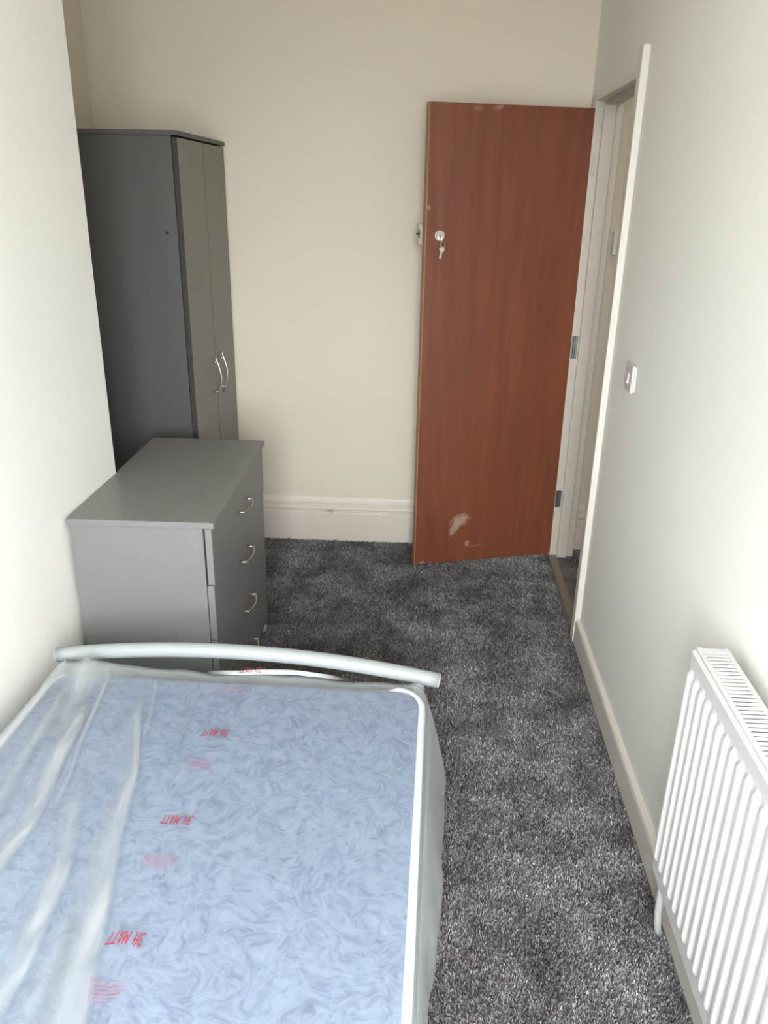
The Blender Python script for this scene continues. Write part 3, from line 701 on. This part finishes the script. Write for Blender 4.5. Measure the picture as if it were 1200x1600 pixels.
def print_block():
    bm = bmesh.new()
    def q(x0, y0, x1, y1): bm.faces.new([bm.verts.new(p) for p in ((x0, y0, 0), (x1, y0, 0), (x1, y1, 0), (x0, y1, 0))])
    t = .018
    def hl(x0, x1, y0, y1):
        k = max(1, int((x1 - x0) / .06))
        for i in range(k): q(x0 + (x1 - x0) * i / k, y0, x0 + (x1 - x0) * (i + 1) / k, y1)
    hl(-1, 1, -.5, -.5 + t); hl(-1, 1, .5 - t, .5); q(-1, -.5, -1 + t * .6, .5); q(1 - t * .6, -.5, 1, .5)
    r = random.Random(3)
    for i, yy in enumerate((-.36, -.18, 0, .18, .34)):
        x = -.9 if i < 4 else -.4
        while x < (.88 if i < 4 else .4):
            L = r.uniform(.05, .16); hl(x, min(x + L, .9), yy - .026, yy + .026); x += L + .035
    me = bpy.data.meshes.new('fine_print'); bm.to_mesh(me); bm.free(); return me
for (x, y, bend, rot, h) in ((-.479, 1.628, 0, 0, .022), (-.477, 1.354, -.006, 0, .030), (-.4735, 1.083, .002, 0, .032), (-.473, .825, .007, .0, .036)):
    o = drape('fine_print', print_block(), x, y, .060, h, M['pale_red_ink'], bend, rot, lift=.003); o['label'] = 'small pale red block of fine print'

# ------------------------------------------------------------------ radiator
RL = .95
rad = empty('radiator', (wx(1.412), 1.412, 0), 0.0179)   # local +y towards the far end, so the body runs to -y
tag(rad, 'white fluted panel radiator hung low on the right wall', 'radiator')
RZ0, RZ1 = .258, .832
def fluted_panel():
    bm = bmesh.new()
    pitch, y_first, nf = .0346, -.006, int((RL - .03) / .0346)
    zs_ = [RZ0, RZ0 + .006, .296, .302, .309, .318, .330] + [.34 + i * .09 for i in range(5)] + [.765, .776, .784, .791, .797, RZ1 - .006, RZ1]
    ys = [0.0]
    prof = [(-.002, 0), (.0, 0)]
    cols = []
    for i in range(nf):
        c = -.018 - i * pitch
        for k, hgt in ((.0115, 0), (.0092, .2), (.0064, .8), (.0036, 1), (-.0036, 1), (-.0064, .8), (-.0092, .2), (-.0115, 0)):
            cols.append((c + k, hgt))
    cols = [(0, -1), (-.0005, 0)] + cols + [(-RL + .0005, 0), (-RL, -1)]
    G = []
    for (y, hgt) in cols:
        row = []
        for z in zs_:
            fz = math.sqrt(max(0, min(1, (z - .302) / .012))) * math.sqrt(max(0, min(1, (.792 - z) / .012)))
            x = -.100
            if hgt > 0: x -= .0080 * hgt * fz
            if hgt < 0: x += .012
            if z == RZ0 or z == RZ1: x += .006
            row.append(bm.verts.new((x, y, z)))
        G.append(row)
    for i in range(len(G) - 1):
        for j in range(len(zs_) - 1): bm.faces.new((G[i][j], G[i + 1][j], G[i + 1][j + 1], G[i][j + 1]))
    o = from_bm('front_panel', bm, M['radiator'], rad)
    return o
fluted_panel()
box('panel_body', M['radiator'], (-.096, -RL + .002, RZ0 + .002), (-.090, -.002, RZ1 - .004), rad, .001)
box('rear_panel', M['radiator'], (-.040, -RL + .002, RZ0), (-.028, -.002, RZ1 - .004), rad, .003)
bm = bmesh.new()
for i in range(36): add_box(bm, (-.088, -.03 - i * .025, RZ0 + .05), (-.042, -.028 - i * .025, RZ1 - .05))
from_bm('convector_fins', bm, M['radiator'], rad)
# top grille with slots
bm = bmesh.new(); zt = RZ1 + .001; pitch = .0122
add_box(bm, (-.0935, -RL + .002, zt - .012), (-.084, -.001, zt + .004), .0012)
add_box(bm, (-.040, -RL + .002, zt - .012), (-.031, -.001, zt + .004), .0012)
add_box(bm, (-.086, -.020, zt - .002), (-.038, -.001, zt + .0035))
n_ = int((RL - .03) / pitch)
for i in range(n_):
    y = -.026 - i * pitch
    add_box(bm, (-.0845, y - .0066, zt + .0015), (-.0395, y + .0008, zt + .0035))
from_bm('top_grille', bm, M['radiator'], rad)
box('slot_shade_plate', M['shade_dark'], (-.0838, -RL + .01, zt - .016), (-.0402, -.02, zt - .013), rad)  # added dark plate, stands in for the shade inside the slots
for y in (-.001, -RL + .001):
    box('end_cover', M['radiator'], (-.092, y - .003, RZ0 + .01), (-.032, y + .003, RZ1 + .0045), rad, .0015)
for y in (-.10, -RL + .10):
    box('wall_bracket', M['radiator'], (-.030, y - .02, RZ0 + .03), (-.001, y + .02, RZ1 - .06), rad, .002)
# valve and tail pipe at the far lower corner
tube('valve', M['plastic_white'], [(-.064, -.020, .285), (-.064, .004, .285), (-.064, .016, .285)], .012, rad, 14)
tube('pipe', M['radiator'], [(-.064, .008, .290), (-.064, .009, .24), (-.064, .012, .18), (-.060, .018, .11), (-.050, .028, .05), (-.034, .048, .001)], .0085, rad, 14)
tube('lockshield_valve', M['plastic_white'], [(-.062, -RL, .315), (-.062, -RL - .04, .315)], .012, rad, 14)
tube('pipe', M['radiator'], [(-.062, -RL - .04, .318), (-.062, -RL - .04, .001)], .0075, rad, 14)

# ------------------------------------------------------------------ switches
sw = empty('light_switch', (wx(2.525), 2.525, 1.138), 0.0179); tag(sw, 'white light switch in a surface box on the right wall', 'light switch')
box('back_box', M['plastic_white'], (-.007, -.041, -.041), (0, .041, .041), sw, .002)
pl = box('face_plate', M['plastic_white'], (-.015, -.043, -.043), (-.007, .043, .043), sw, .002)
bm = bmesh.new(); add_box(bm, (-.022, -.011, -.017), (-.014, .011, .017), .001)
for v in bm.verts:
    if v.co.x < -.018 and v.co.z > 0: v.co.x += .005
from_bm('rocker', bm, M['plastic_white'], sw)
hs = empty('hall_switch', (.775, wy(.775), 1.472), SB); tag(hs, 'white switch plate on the hall wall seen through the doorway', 'light switch')
box('face_plate', M['lit_plastic'], (-.043, -.022, -.047), (.043, 0, .047), hs, .003)
box('rocker', M['plastic_white'], (-.010, -.028, -.016), (.010, -.021, .016), hs, .002)

# unseen fill lamp added to brighten the hall wall and the door lining
hl = empty('hall_fill_lamp', (0.98, 1.80, ZC)); tag(hl, 'added unseen ceiling lamp brightening the hall beyond the doorway', 'ceiling lamp')
tube('rose', M['plastic_white'], [(0, 0, 0), (0, 0, -.02)], .05, hl, 20)
tube('flex', M['plastic_white'], [(0, 0, -.02), (0, 0, -.20)], .004, hl, 8)
tube('holder', M['plastic_white'], [(0, 0, -.19), (0, 0, -.24)], .018, hl, 14)
ll = bpy.data.lights.new('hall_fill_light', 'POINT'); ll.energy = 9.0; ll.color = (1.0, 0.94, 0.87); ll.shadow_soft_size = .05
lo_ = bpy.data.objects.new('hall_fill_light', ll); C.objects.link(lo_); lo_.parent = hl; lo_.location = (0, 0, -.30)
